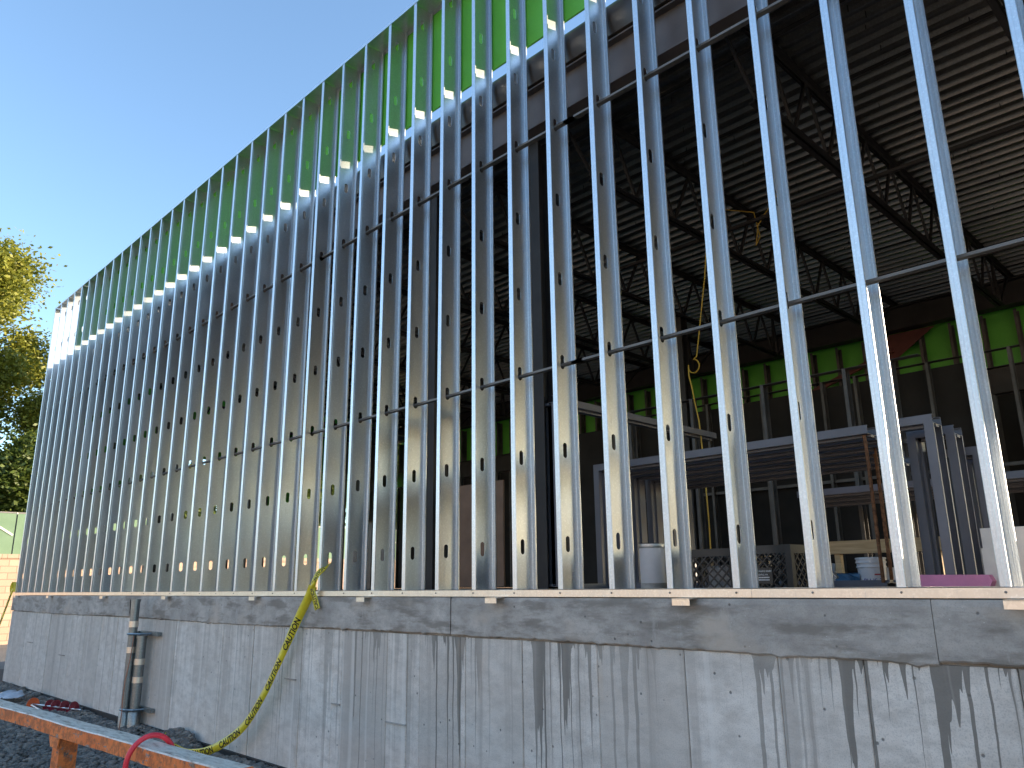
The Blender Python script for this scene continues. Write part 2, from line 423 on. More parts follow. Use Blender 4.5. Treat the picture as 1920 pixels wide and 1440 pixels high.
part('footing_membrane', MB().box(-.1, 12, -.02, .008, G-.2, G+.07), M['membrane'], fw)

# ------------------------------------------------------------------ stud wall
sw = thing('stud_wall', 'tall open wall of galvanized steel studs with punched slots and green parapet sheathing', 'wall', (8, .1, 0))
def stud_mesh(H=5.39, D=D, fl=.0413, holes=9, ho=.318):
    a = .0016
    prof = [(fl,.0127),(fl,.003),(fl-.003,0),(.027,0),(.025,.0012),(.019,.0012),(.017,0),(.003,0),(0,.003),(0,.030),(a,.036),(a,D-.036),(0,D-.030),(0,D-.003),(.003,D),(.017,D),(.019,D-.0012),(.025,D-.0012),(.027,D),(fl-.003,D),(fl,D-.003),(fl,D-.0127)]
    WEB = 10
    zs = [0]
    for i in range(holes): zs += [ho+.61*i-.075, ho+.61*i+.075]
    zs.append(H)
    b = bmesh.new()
    def V(p, z): return b.verts.new((p[0], p[1], z))
    for i in range(len(zs)-1):
        hole = i % 2 == 1
        for j in range(len(prof)-1):
            p, q = prof[j], prof[j+1]
            if hole and j == WEB:
                zc = (zs[i]+zs[i+1])/2; yc = D/2; rr = .019; hl = .0508-rr; st = []
                for k in range(8): t = math.pi*k/7; st.append((yc+rr*math.cos(t), zc+hl+rr*math.sin(t)))
                for k in range(8): t = math.pi+math.pi*k/7; st.append((yc+rr*math.cos(t), zc-hl+rr*math.sin(t)))
                sv = [b.verts.new((a, y, z)) for y, z in st]
                c = {(1,1): V((a,q[1]), zs[i+1]), (0,1): V((a,p[1]), zs[i+1]), (0,0): V((a,p[1]), zs[i]), (1,0): V((a,q[1]), zs[i])}
                seq = [((1,1), range(0,4)), ((0,1), range(4,8)), ((0,0), range(8,12)), ((1,0), range(12,16))]
                for qi, (ck, rg) in enumerate(seq):
                    rg = list(rg)
                    for k in rg[:-1]: b.faces.new((c[ck], sv[k], sv[k+1]))
                    nk = seq[(qi+1) % 4][0]
                    b.faces.new((c[ck], sv[rg[-1]], sv[(rg[-1]+1) % 16], c[nk]))
            else:
                b.faces.new((V(p, zs[i]), V(q, zs[i]), V(q, zs[i+1]), V(p, zs[i+1])))
    bmesh.ops.remove_doubles(b, verts=b.verts, dist=1e-5)
    bmesh.ops.recalc_face_normals(b, faces=b.faces)
    bmesh.ops.solidify(b, geom=b.faces[:], thickness=.0014)
    m = bpy.data.meshes.new('stud'); b.to_mesh(m); b.free(); m.materials.append(M['galv']); return m
sm = stud_mesh()
base = root_of(sw); rs = random.Random(11)
for k in range(NST):
    o = link('stud', sm, None, sw, Vector((k*S, 0, 0.002))-base, fix=False)
    o.rotation_euler = (0, rs.uniform(-.0006,.0006), rs.uniform(-.035,.035))
    if k in (25, 26): o.rotation_euler.z = -.09
XE = NST*S
def channel(prof, x0, x1, t=.0016):
    b = bmesh.new(); 
    for p, q in zip(prof[:-1], prof[1:]):
        b.faces.new([b.verts.new((x, y, z)) for x, (y, z) in ((x0, p), (x0, q), (x1, q), (x1, p))])
    bmesh.ops.remove_doubles(b, verts=b.verts, dist=1e-6); bmesh.ops.recalc_face_normals(b, faces=b.faces)
    bmesh.ops.solidify(b, geom=b.faces[:], thickness=t)
    m = bpy.data.meshes.new('channel'); b.to_mesh(m); b.free(); return m
def chan(name, prof, x0, x1, mat, par, t=.0016):
    return link(name, channel(prof, x0, x1, t), mat, par, -root_of(par), fix=False)
xs = [-.004, 3.05, 6.1, 9.15, 12.2, 14.33, XE]
for a_, b_ in zip(xs[:-1], xs[1:]):
    tk = chan('base_track', [(-.005,.040),(-.0035,.036),(-.0035,-.006),(D+.0035,-.006),(D+.0035,.04)], a_+.001, b_-.001, M['track'], sw)
xs = [-.004, 3.05, 6.1, 9.15, 12.2, 15.2, XE]
for a_, b_ in zip(xs[:-1], xs[1:]):
    chan('top_track', [(-.0035,ZT-.03),(-.0035,ZT),(D+.0035,ZT),(D+.0035,ZT-.05)], a_+.001, b_-.001, M['galv'], sw)
# screws at each stud foot
scm = MB().lathe((0,0,0), [(0,.004),(.004,.0035),(.0055,.001),(.0055,0)], 8).mesh('screw'); scm.materials.append(M['galv_dull'])
for k in range(14, NST):
    o = link('screw', scm, None, sw, Vector((k*S+.02, -.0055, .018))-base, fix=False); o.rotation_euler = (R(90), 0, 0)
# cold rolled bridging channels through the slots
for row in (2, 5):
    zc = .318+.61*row-.026
    for a_, b_ in ((-.05, 4.9), (4.8, 9.8), (9.7, 13.2), (13.1, XE)):
        chan('bridging_channel', [(.0825,zc+.012),(.0825,zc-.004),(.1207,zc-.004),(.1207,zc+.012)], a_, b_, M['crc'], sw, .0018)
# clip angles at the roof line, one per stud
cm = MB().box(.002, .0045, .13, .235, -.10, .035).box(.002, .05, .2045, .2075, -.10, -.01)
cmm = cm.mesh('roof_clip'); cmm.materials.append(M['galv'])
for k in range(0, NST):
    if k in range(9, 24): link('roof_clip', cmm, None, sw, Vector((k*S, 0, 4.24))-base, fix=False)
# support clips poking out under the track
clm = MB().box(-.055,.055,-.075,.05,-.0135,-.0075).box(-.055,.055,-.075,-.071,-.045,-.0075).mesh('support_clip'); clm.materials.append(M['track'])
for x in (.343,2.298,4.789,6.921,9.088,10.936,12.465,13.95,15.52):
    link('support_clip', clm, None, sw, Vector((x, 0, -.002))-base, fix=False)
# green sheathing on the back of the parapet
x = 4*S+.0; i = 0
while x < XR:
    x1 = min(x+1.219, XR)
    part('sheathing_panel', MB().box(x+.0015, x1-.0015, D+.006, D+.022, 4.315, ZT+.002), M['green'], sw); x = x1

# ------------------------------------------------------------------ roof
rf = thing('roof', 'flat roof with ribbed steel deck on dark open web joists behind the studs', 'roof', (8, 4, ZD))
part('edge_closure', MB().extrude([(.30,3.975),(.252,3.985),(.238,4.04),(.228,4.12),(.229,4.19),(.24,4.23),(.262,4.247),(.30,4.247)], .1, XR, True), M['edge'], rf, smooth=40)
part('roof_board', MB().box(.1, XR, .302, YW+.25, ZD+.085, 4.245), M['insul'], rf)
def wbeam(y, z0, z1, x0, x1, bf=.12, tf=.012, tw=.009):
    return MB().box(x0, x1, y-bf/2, y+bf/2, z0, z0+tf).box(x0, x1, y-bf/2, y+bf/2, z1-tf, z1).box(x0, x1, y-tw/2, y+tw/2, z0+tf, z1-tf)
part('edge_beam', wbeam(.33, 3.605, 3.97, .15, XR), M['steel'], rf)
part('edge_beam', wbeam(YW-.1, 3.62, 3.97, .15, XR, .2), M['dark_steel'], rf)
# deck sheets: 152 mm pitch ribs along x, 914 mm wide
def deck_prof(y0):
    p = []
    for r_ in range(6):
        y = y0+r_*.1524; p += [(y, ZD+.04), (y+.036, ZD+.04), (y+.040, ZD+.043), (y+.044, ZD+.04), (y+.080, ZD+.04), (y+.096, ZD), (y+.136, ZD), (y+.152, ZD+.04)]
    return p
y = .31; dk = None; pr = MB().extrude(deck_prof(0), 0, XR-.2)
dm = pr.mesh('deck_sheet'); dm.materials.append(M['deck'])
rb = root_of(rf)
for i in range(9):
    o = link('deck_sheet', dm, None, rf, Vector((.15, .31+i*.9144, .002*(i % 2)))-rb, fix=False)
# lap seams read as dark lines
for i in range(1, 9):
    part('lap_seam', MB().box(.15, XR-.2, .31+i*.9144-.058, .31+i*.9144-.012, ZD-.006, ZD-.002), M['dark_steel'], rf)
def joist(x):
    o = bpy.data.objects.new('roof_joist', None); COL.objects.link(o); o.parent = rf; o.location = Vector((x, .3, ZD))-rb
    return o
def joist_parts():
    zt, zb = ZD-.004, 3.40; L = YW-.15
    res = []
    def twin(y0, y1, z, up):
        m = MB()
        for s in (-1, 1):
            m.box(min(s*.008, s*.052), max(s*.008, s*.052), y0, y1, z-(.005 if up else 0), z+(0 if up else .005))
            m.box(min(s*.008, s*.013), max(s*.008, s*.013), y0, y1, z-(.045 if up else 0), z+(0 if up else .045))
        return m
    res.append(('top_chord', twin(.25, L+.05, zt, True))); res.append(('bottom_chord', twin(.95, L-.75, zb, False)))
    p = .95; k = 0
    res.append(('web_bar', MB().bar((0,.36,zt-.04), (0,.95,zb+.02), .02, .03)))
    while p < L-.8:
        q = min(p+.61, L-.75)
        if k % 1 == 0:
            res.append(('web_bar', MB().bar((0,p,zb+.02), (0,(p+q)/2,zt-.03), .022, .03)))
            res.append(('web_bar', MB().bar((0,(p+q)/2,zt-.03), (0,q,zb+.02), .022, .03)))
        p = q; k += 1
    res.append(('web_bar', MB().bar((0,L-.75,zb+.02), (0,L-.1,zt-.04), .02, .03)))
    return [(n_, m.mesh(n_)) for n_, m in res]
jp = joist_parts()
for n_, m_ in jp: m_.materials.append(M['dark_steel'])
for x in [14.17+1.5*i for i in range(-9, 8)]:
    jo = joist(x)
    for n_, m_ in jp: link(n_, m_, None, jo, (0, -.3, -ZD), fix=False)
# bridging rods between joists
for y_ in (2.75, 5.3):
    part('joist_bridging', MB().bar((.3, y_, 3.43), (XR-.4, y_, 3.43), .03, .03), M['dark_steel'], rf)
# deck screws and hanger tips poking down
tk = MB(); r2 = random.Random(5)
for i in range(330):
    x_ = r2.uniform(6, 17); y_ = .31+.1524*r2.randrange(2, 48)+.05; tk.bar((x_, y_, ZD), (x_, y_, ZD-r2.uniform(.03,.055)), .006, .006)
part('deck_screw_tips', tk, M['dark_steel'], rf, kind='stuff')

# ------------------------------------------------------------------ columns
def column(x, y, z1, label, s=.15):
    t = thing('steel_column', label, 'column', (x, y, 0))
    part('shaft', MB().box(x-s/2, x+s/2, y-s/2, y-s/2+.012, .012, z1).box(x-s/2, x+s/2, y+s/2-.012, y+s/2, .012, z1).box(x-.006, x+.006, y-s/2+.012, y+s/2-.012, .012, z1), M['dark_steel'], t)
    part('base_plate', MB().box(x-s*.8, x+s*.8, y-s*.8, y+s*.8, 0, .012), M['dark_steel'], t)
column(11.25, .42, 3.60, 'dark steel column close behind the studs, beside the brown fibre board')
column(12.49, .46, 3.60, 'dark steel column close behind the studs left of the lying door frames', .12)
column(5.2, .42, 3.60, 'dark steel column behind the densely overlapping studs at left')
column(11.1, 4.6, 3.40, 'dark steel column deep inside the room under the joists')

# ------------------------------------------------------------------ rear wall
rw = thing('rear_wall', 'dark rear wall with bright green sheathing between studs above a header', 'wall', (8, YW, 0))
x = .2
while x < XR-.3:
    x1 = min(x+1.219, XR-.1)
    if x1 < 18.9: part('sheathing_panel', MB().box(x+.0015, x1-.0015, YW+.16, YW+.176, 2.84, 4.1), M['green'], rw)
    part('sheathing_panel', MB().box(x+.0015, x1-.0015, YW+.16, YW+.176, 4.25, ZT), M['green'], rw)
    x = x1
for x0_, x1_, z0_, z1_ in ((18.48,19.25,2.84,4.1),(19.252,19.95,2.84,3.84),(19.252,19.95,4.0,4.1),(19.952,21.35,2.84,4.1)):  # unseen bays, slot shaped to let sun flecks onto the front studs
    part('sheathing_panel', MB().box(x0_, x1_, YW+.16, YW+.176, z0_, z1_), M['green'], rw)
part('header_beam', wbeam(YW+.05, 2.48, 2.85, .2, 21.4, .16), M['dark_steel'], rw)
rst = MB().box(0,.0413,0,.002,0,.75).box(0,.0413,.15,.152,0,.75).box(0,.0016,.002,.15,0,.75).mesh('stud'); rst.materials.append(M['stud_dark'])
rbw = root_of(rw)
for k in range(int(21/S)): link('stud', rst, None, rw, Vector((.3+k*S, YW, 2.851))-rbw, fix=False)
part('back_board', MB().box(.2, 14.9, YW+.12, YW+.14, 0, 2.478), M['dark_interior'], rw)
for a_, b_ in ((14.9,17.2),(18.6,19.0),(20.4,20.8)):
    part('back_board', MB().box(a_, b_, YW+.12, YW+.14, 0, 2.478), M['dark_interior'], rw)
for a_, b_ in ((17.202,18.598),(19.002,20.398),(20.802,21.4)):  # unseen boards, openings kept low to hold direct sun off the studs
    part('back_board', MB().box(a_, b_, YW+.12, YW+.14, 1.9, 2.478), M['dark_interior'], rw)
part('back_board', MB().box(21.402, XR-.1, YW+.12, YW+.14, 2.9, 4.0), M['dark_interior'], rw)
part('jamb_post', MB().box(22.0, 22.6, YW+.05, YW+.118, 0, 3.6), M['dark_steel'], rw)
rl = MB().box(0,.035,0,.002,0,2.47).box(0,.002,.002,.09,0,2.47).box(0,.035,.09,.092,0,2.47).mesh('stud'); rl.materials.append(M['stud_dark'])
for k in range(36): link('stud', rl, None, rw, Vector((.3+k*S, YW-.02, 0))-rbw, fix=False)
part('diagonal_brace', MB().bar((11.0, YW-.06, 2.86), (12.55, YW-.06, 3.36), .05, .07), M['brace'], rw)
part('gusset_plate', MB().add([(12.4,YW-.04,3.28),(12.55,YW-.04,3.20),(13.15,YW-.04,3.60),(12.5,YW-.04,3.60),(12.4,YW-.03,3.28),(12.55,YW-.03,3.20),(13.15,YW-.03,3.60),(12.5,YW-.03,3.60)], [(0,1,2,3),(4,7,6,5),(0,4,5,1),(1,5,6,2),(2,6,7,3),(3,7,4,0)]), M['brace'], rw)

# ------------------------------------------------------------------ end walls
ew = thing('end_wall', 'open stud end wall at the far left corner of the building', 'wall', (0, 4, 0))
esm = MB().box(0,D,0,.0016,0,4.0).box(0,.002,.0016,.0413,0,4.0).box(D-.002,D,.0016,.0413,0,4.0).mesh('stud'); esm.materials.append(M['stud_dark'])
eb = root_of(ew)
for k in range(1, 20): link('stud', esm, None, ew, Vector((0, .1+k*S, 0))-eb, fix=False)
part('base_track', MB().box(0, D, .23, YW, -.003, 0), M['stud_dark'], ew)
for a_, b_ in ((.25,1.6),(4.4,5.3),(6.8,YW)):
    part('sheathing_panel', MB().box(-.02, -.004, a_, b_, 1.6, 4.1), M['green'], ew)
part('sheathing_panel', MB().box(-.02, -.004, 1.6, YW, 2.75, 4.1), M['green'], ew)
part('roof_parapet', MB().box(-.02, -.004, 2.0, YW, 4.26, ZT), M['green'], ew)
rwl = thing('end_wall', 'unseen end wall at the right end of the building, left open below for light', 'wall', (XR, 4, 0))
part('sheathing_panel', MB().box(XR, XR+.02, .25, YW, 3.2, ZT), M['green'], rwl)  # out of view; lower part left open to brighten the stud webs
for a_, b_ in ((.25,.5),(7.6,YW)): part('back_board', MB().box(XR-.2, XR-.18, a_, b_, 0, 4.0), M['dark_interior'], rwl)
# interior partitions (bare studs)
def partition(x0, y0, x1, y1, h, label, step=.4064):
    t = thing('partition_wall', label, 'wall', ((x0+x1)/2, (y0+y1)/2, 0)); d = Vector((x1-x0, y1-y0, 0)); L = d.length; d.normalize(); a = math.atan2(d.y, d.x)
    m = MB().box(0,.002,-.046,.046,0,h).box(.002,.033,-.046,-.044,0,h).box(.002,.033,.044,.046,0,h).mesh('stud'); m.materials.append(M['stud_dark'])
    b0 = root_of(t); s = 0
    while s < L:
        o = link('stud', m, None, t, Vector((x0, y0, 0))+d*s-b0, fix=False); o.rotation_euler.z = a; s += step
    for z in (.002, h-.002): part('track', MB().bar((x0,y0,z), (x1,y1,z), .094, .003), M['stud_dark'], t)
    for z in (1.22,): part('bridging', MB().bar((x0,y0,z), (x1,y1,z), .02, .035), M['stud_dark'], t)
partition(11.2, 3.3, 14.3, 3.3, 1.95, 'bare stud partition in the dark room behind the lying door frames')
partition(9.2, 5.6, 14.6, 5.6, 2.45, 'bare stud partition deepest in the room below the green panels')
pb = MB().box(8.25, 14.2, 5.70, 5.715, 0, 2.4)
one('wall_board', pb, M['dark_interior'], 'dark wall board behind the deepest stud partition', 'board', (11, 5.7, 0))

# ------------------------------------------------------------------ door frames
def door_frame(x0, x1, z0, z1, y, label, dep=.147, face=.05, ends='LR', group='grey steel door frames stored behind the studs', along='x', tilt=0):
    t = thing('door_frame', label, 'door frame', (x0, y, z0), group)
    Lx = x1-x0; H = z1-z0
    def member(a, b, w, vertical):
        m = MB(); lip = .02; rb_ = .006
        # channel: front face, back face, outer web, stop in the throat
        if not vertical:     # horizontal member from a to b (x), w=(zlow, zhigh), outward = sign
            zl, zh, sg = w; zo = zh if sg > 0 else zl; zi = zl if sg > 0 else zh
            m.box(a, b, 0, .002, zl, zh).box(a, b, dep-.002, dep, zl, zh)
            m.box(a, b, .002, dep-.002, zi-.0015, zi+.0015); m.box(a, b, .048, .10, zi-.0015-(.015 if sg > 0 else 0), zi+.0015+(0 if sg > 0 else .015))
            m.box(a, b, .002, .018, zo-.001, zo+.001).box(a, b, dep-.018, dep-.002, zo-.001, zo+.001)
        else:
            xl, xh, sg = w; xo = xh if sg > 0 else xl; xi = xl if sg > 0 else xh
            m.box(xl, xh, 0, .002, a, b).box(xl, xh, dep-.002, dep, a, b)
            m.box(xi-.0015, xi+.0015, .002, dep-.002, a, b); m.box(xi-.0015-(.015 if sg > 0 else 0), xi+.0015+(0 if sg > 0 else .015), .048, .10, a, b)
            m.box(xo-.001, xo+.001, .002, .018, a, b).box(xo-.001, xo+.001, dep-.018, dep-.002, a, b)
        return m
    link('jamb', member(0, Lx, (H-face, H, 1), False).mesh('jamb'), M['frame'], t)
    link('jamb', member(0, Lx, (0, face, -1), False).mesh('jamb'), M['frame'], t)
    if 'L' in ends: link('head', member(face, H-face, (0, face, -1), True).mesh('head'), M['frame'], t)
    if 'R' in ends: link('head', member(face, H-face, (Lx-face, Lx, 1), True).mesh('head'), M['frame'], t)
    if along == 'y': t.rotation_euler.z = R(90)
    if tilt: t.rotation_euler.x = tilt
    return t
YB = [1.0, 1.2, 1.4, 1.6, 1.8, 2.0]
wh = ['nearest long grey door frame lying on edge, its end propped by a rusty rod', 'second long grey door frame in the row lying on edge', 'third long grey door frame in the row lying on edge', 'fourth long grey door frame in the row lying on edge', 'fifth long grey door frame in the row lying on edge', 'rearmost long grey door frame of the row lying on edge']
for i, y_ in enumerate(YB):
    door_frame(12.51+.02*i, 14.63-.03*i, .004, .975-.012*i, y_, wh[i], ends='L')
rods = [(14.6, 1.03, 'thick rusty steel rod upright at the end of the nearest lying door frame', .011), (14.43, 1.62, 'thin rusty rod upright in the middle of the lying door frames', .008), (14.50, 1.45, 'thin rusty rod next to the wooden rail among the lying door frames', .008)]
for x_, y_, lb, r_ in rods:
    m = MB().tube([(x_, y_, .05+.1*k) if k else (x_, y_, .02) for k in range(9)]+[(x_-.004, y_, .92)], r_, 8)
    one('rusty_rod', m, M['rust'], lb, 'rod', (x_, y_, .02), 'rusty spreader rods', 50)
t = door_frame(12.62, 14.9, .004, 1.43, .43, 'wide grey door frame standing on edge square to the wall by the dark column', ends='L', along='y')
# short frames at the right
door_frame(14.78, 15.075, .004, .93, .72, 'tall narrow grey frame nearest the pink foam strip, right of the lying frames', face=.045)
door_frame(14.85, 15.10, .004, .90, .98, 'narrow grey frame just behind the nearest upright narrow frame', face=.045)
door_frame(14.93, 15.16, .004, .80, 1.2, 'shorter narrow grey frame behind the pink foam strip', face=.045)
door_frame(15.0, 15.175, .004, .78, 1.42, 'rearmost narrow grey frame of the right hand bundle', face=.045)
for i in range(3):
    door_frame(13.4, 15.29-.02*i, .004, .80-.02*i, 2.6+.2*i, ['grey door frame lying at the far right in front of the other two there', 'middle grey door frame of the three lying far right', 'rear grey door frame of the three lying far right'][i], ends='R')

# ------------------------------------------------------------------ milk crates
def crate(x, y, rz, label, text):
    t = thing('milk_crate', label, 'crate', (x, y, 0), 'black milk crates'); w_ = .165; h = .265; s = root_of(t)
    t.rotation_euler.z = rz
    def loc(name, mb, mat, par=t, **k): return link(name, mb.mesh(name), mat, par, (0,0,0), **k)
    loc('rim', MB().box(-w_,w_,-w_,-w_+.014,h-.045,h).box(-w_,w_,w_-.014,w_,h-.045,h).box(-w_,-w_+.014,-w_+.014,w_-.014,h-.045,h).box(w_-.014,w_,-w_+.014,w_-.014,h-.045,h), M['black_plastic'])
    for sx in (-1,1):
        for sy in (-1,1): loc('corner_post', MB().box(sx*w_-.018, sx*w_+.018, sy*w_-.018, sy*w_+.018, 0, h-.003), M['black_plastic'])
    loc('bottom', MB().box(-w_,w_,-w_,w_,0,.012), M['black_plastic'])
    for side in range(4):
        m = MB(); a = side*math.pi/2; ca, sa = math.cos(a), math.sin(a)
        def P(u, z, o=0): v = (u, -w_-o+.006); return (ca*v[0]-sa*v[1], sa*v[0]+ca*v[1], z)
        H_ = h-.045; L_ = w_-.018
        for k in range(-8, 9):
            for sg in (1, -1):
                c0 = k*.055; pts = []
                for z in (.01, H_):
                    pts.append((c0+sg*(z-.01), z))
                (u0, z0), (u1, z1) = pts
                def clip(u0, z0, u1, z1):
                    if u0 == u1: return None
                    t0, t1 = 0., 1.
                    for lo, hi in ((-L_, L_),):
                        ta, tb = (lo-u0)/(u1-u0), (hi-u0)/(u1-u0)
                        if ta > tb: ta, tb = tb, ta
                        t0, t1 = max(t0, ta), min(t1, tb)
                    if t1-t0 < .02: return None
                    return (u0+(u1-u0)*t0, z0+(z1-z0)*t0, u0+(u1-u0)*t1, z0+(z1-z0)*t1)
                q = clip(u0, z0, u1, z1)
                if q: m.bar(P(q[0], q[1], .001*sg), P(q[2], q[3], .001*sg), .009, .007)
        loc('lattice_side', m, M['black_plastic'])
    if text:
        pl = loc('label_plate', MB().box(-.075,.055,-w_-.004,-w_+.002,.06,.145), M['black_plastic'])
        for str_, sz, zz in (('CLOVER FARMS DAIRY', .0125, .122), ('READING, PA', .013, .103)):
            cu = bpy.data.curves.new('lettering', 'FONT'); cu.body = str_; cu.size = sz; cu.align_x = 'CENTER'
            to = bpy.data.objects.new('tmp', cu); COL.objects.link(to); bpy.context.view_layer.update()
            me = bpy.data.meshes.new_from_object(to.evaluated_get(bpy.context.evaluated_depsgraph_get())); bpy.data.objects.remove(to)
            for v in me.vertices: v.co = Vector((v.co.x-.01, -w_-.0055, v.co.y+zz))
            me.materials.clear(); me.materials.append(M['white_paint']); link('lettering', me, None, pl, (0,0,0), fix=False)
        dm_ = MB(); rr = random.Random(2)
        for zz, x0 in ((.09, -.055), (.077, -.045)):
            u = x0
            while u < .035: l = rr.uniform(.003,.007); dm_.box(u, u+l, -w_-.0056, -w_-.005, zz, zz+.006); u += l+.002
        loc('small_print', dm_, M['white_paint'], pl)
    return t
crate(13.80, .62, .06, 'black lattice milk crate on the left with pale scraps inside', False)
crate(14.235, .50, -.05, 'black lattice milk crate on the right with a white lettered label plate', True)
def scrap(x, y, z, sx, sy, sz, rz, mat, name, label, cat):
    b = bmesh.new(); bmesh.ops.create_cube(b, size=1); bmesh.ops.subdivide_edges(b, edges=b.edges[:], cuts=3, use_grid_fill=True)
    r = random.Random(int(x*1000+y*77))
    for v in b.verts: v.co = Vector(((v.co.x+r.uniform(-.07,.07))*sx, (v.co.y+r.uniform(-.07,.07))*sy, (v.co.z+.5+r.uniform(-.07,.07)*(v.co.z > -.45))*sz))
    m = bpy.data.meshes.new(name); b.to_mesh(m); b.free(); o = link(name, m, mat, None, (x, y, z)); o.rotation_euler.z = rz; return tag(o, label, cat)
scrap(13.80, .60, .014, .13, .12, .15, .4, M['clear_bag'], 'plaster_scrap', 'crumpled pale scrap inside the left milk crate', 'scrap')
cc = chan('channel_offcut', [(0,0),(0,-.045),(.10,-.045),(.10,0)], -.03, .03, M['galv'], sw) if False else None
# short C offcut lying on the sill
def offcut():
    b = bmesh.new(); pts = [(.03,.012),(.03,0),(0,0),(0,.12),(.03,.12),(.03,.108)]
    for p, q in zip(pts[:-1], pts[1:]): b.faces.new([b.verts.new((u, yy, v)) for yy, (u, v) in ((0,p),(0,q),(.05,q),(.05,p))])
    bmesh.ops.remove_doubles(b, verts=b.verts, dist=1e-6); bmesh.ops.recalc_face_normals(b, faces=b.faces); bmesh.ops.solidify(b, geom=b.faces[:], thickness=.0016)
    m = bpy.data.meshes.new('stud_offcut'); b.to_mesh(m); b.free(); return m
o = link('stud_offcut', offcut(), M['galv'], None, (14.53, .30, .03), fix=False); o.rotation_euler = (0, R(48), R(8))
tag(o, 'short cut end of a steel stud lying tilted beside the lettered crate', 'offcut')

# ------------------------------------------------------------------ pails, bags, boards
pt = thing('pail', 'slim white pail with a bright metal rim and chipped grey foot', 'pail', (13.2, .75, 0))
part('body', MB().lathe((13.2,.75,.0), [(.0,.0),(.085,.0),(.085,.06),(.0851,.061),(.088,.30),(.0,.30)], 28), M['white_plastic'], pt, smooth=40)
part('foot', MB().lathe((13.2,.75,.0), [(.0875,.001),(.0875,.055),(.086,.07),(.085,.07)], 28), M['conc_band'], pt, smooth=40)
part('rim', MB().lathe((13.2,.75,.0), [(.09,.30),(.092,.305),(.092,.325),(.085,.33),(.0,.33)], 28), M['galv'], pt, smooth=40)
def bucket(x, y, r, h, label, txt):
    t = thing('bucket', label, 'bucket', (x, y, 0), 'joint compound buckets')
    b = part('body', MB().lathe((x,y,0), [(0,0),(r*.88,0),(r*.97,h*.72),(r*1.03,h*.73),(r*1.03,h*.77),(r*.98,h*.78),(r*.99,h*.86),(r*1.05,h*.87),(r*1.05,h*.92),(r*1.0,h*.925),(r*1.02,h)], 28), M['white_plastic'], t, smooth=35)
    part('lid', MB().lathe((x,y,0), [(r*1.02,h),(r*1.06,h*.985),(r*1.06,h*1.03),(r*.95,h*1.04),(0,h*1.035)], 28), M['white_plastic'], t, smooth=35)
    if txt:
        an = math.atan2(CAM.y-y, CAM.x-x)
        def arc(name, a0, a1, z0, z1, mat):
            m = MB(); N = 8; V = []
            for i in range(N+1):
                a = an+a0+(a1-a0)*i/N
                for z in (z0, z1): rr = (r*.88+(r*.09)*z/(h*.72))+.0012; V.append((x+rr*math.cos(a), y+rr*math.sin(a), z))
            m.add(V, [(2*i, 2*i+2, 2*i+3, 2*i+1) for i in range(N)]); part(name, m, mat, t, fix=False)
        arc('red_stripe', .15, .9, h*.50, h*.54, M['print_red'])
        cu = bpy.data.curves.new('lettering', 'FONT'); cu.body = 'PLUS 3'; cu.size = h*.19; cu.align_x = 'CENTER'
        to = bpy.data.objects.new('tmp', cu); COL.objects.link(to); bpy.context.view_layer.update()
        me = bpy.data.meshes.new_from_object(to.evaluated_get(bpy.context.evaluated_depsgraph_get())); bpy.data.objects.remove(to)
        for v in me.vertices:
            z = h*.27+v.co.y; rr = (r*.88+(r*.09)*z/(h*.72))+.0015; a = an+v.co.x/rr
            v.co = Vector((rr*math.cos(a), rr*math.sin(a), z))
        me.materials.clear(); me.materials.append(M['print_purple']); link('lettering', me, None, t, (0,0,0), fix=False)
bucket(14.42, 1.35, .085, .20, 'white bucket with purple lettering and a red stripe', True)
bucket(14.22, 2.3, .07, .15, 'small pale bucket half hidden behind the lettered one', False)
scrap(14.16, 1.30, .0, .10, .10, .17, .3, M['clear_bag'], 'plastic_bag', 'crumpled grey clear plastic bag beside the blue one', 'bag')
scrap(14.29, 1.32, .0, .14, .10, .11, .1, M['blue_bag'], 'blue_bag', 'crumpled dark blue bag left of the lettered bucket', 'bag')
m = MB().box(13.75, 14.75, 1.95, 2.04, .255, .345); one('lumber', m, M['wood'], 'pale pine stud lying level across behind the rusty rods', 'lumber', (14.2, 2.0, .255))
for x_ in (13.95, 14.62):
    one('lumber_prop', MB().box(x_-.02, x_+.02, 1.97, 2.02, 0, .254), M['wood'], 'short upright pine prop under the %s end of the level stud' % ('left' if x_ < 14.2 else 'right'), 'lumber', (x_, 2, 0))
one('foam_strip', MB().add([(14.93,.55,.035),(15.27,.52,.03),(15.285,.53,.06),(15.27,.54,.09),(14.93,.57,.095),(14.93,.68,.035),(15.27,.66,.03),(15.285,.66,.06),(15.27,.66,.09),(14.93,.68,.095)], [(0,1,2,3,4),(9,8,7,6,5),(0,5,6,1),(1,6,7,2),(2,7,8,3),(3,8,9,4),(4,9,5,0)]), M['pink'], 'pink foam strip lying at the foot of the narrow grey frames', 'foam', (15.1,.6,.03))
one('foam_block', MB().box(14.95, 15.26, .58, .66, 0, .03), M['dark_interior'], 'dark block under the pink foam strip', 'block', (15.1,.6,0))
for x0, x1, y_, h_, lb in ((15.24,15.45,.60,.315,'white plasterboard scrap leaning right of the pink foam strip'), (15.48,15.75,.5,.31,'white board with dark print at the right edge, behind the last stud')):
    bt = MB(); 
    for k in range(3): bt.box(x0+.004*k, x1-.003*k, y_+.018*k, y_+.018*k+.0145, 0, h_-.1*(k == 0)*(x0 < 15.4)-.004*k)
    one('plasterboard', bt, M['plaster'], lb, 'board', (x0, y_, 0))
one('fibre_board', MB().box(9.74, 10.45, 2.0, 2.02, .05, 1.15), M['brown_board'], 'plain brown fibre board standing upright in the dark behind the studs', 'board', (10.1, 2.0, .05))
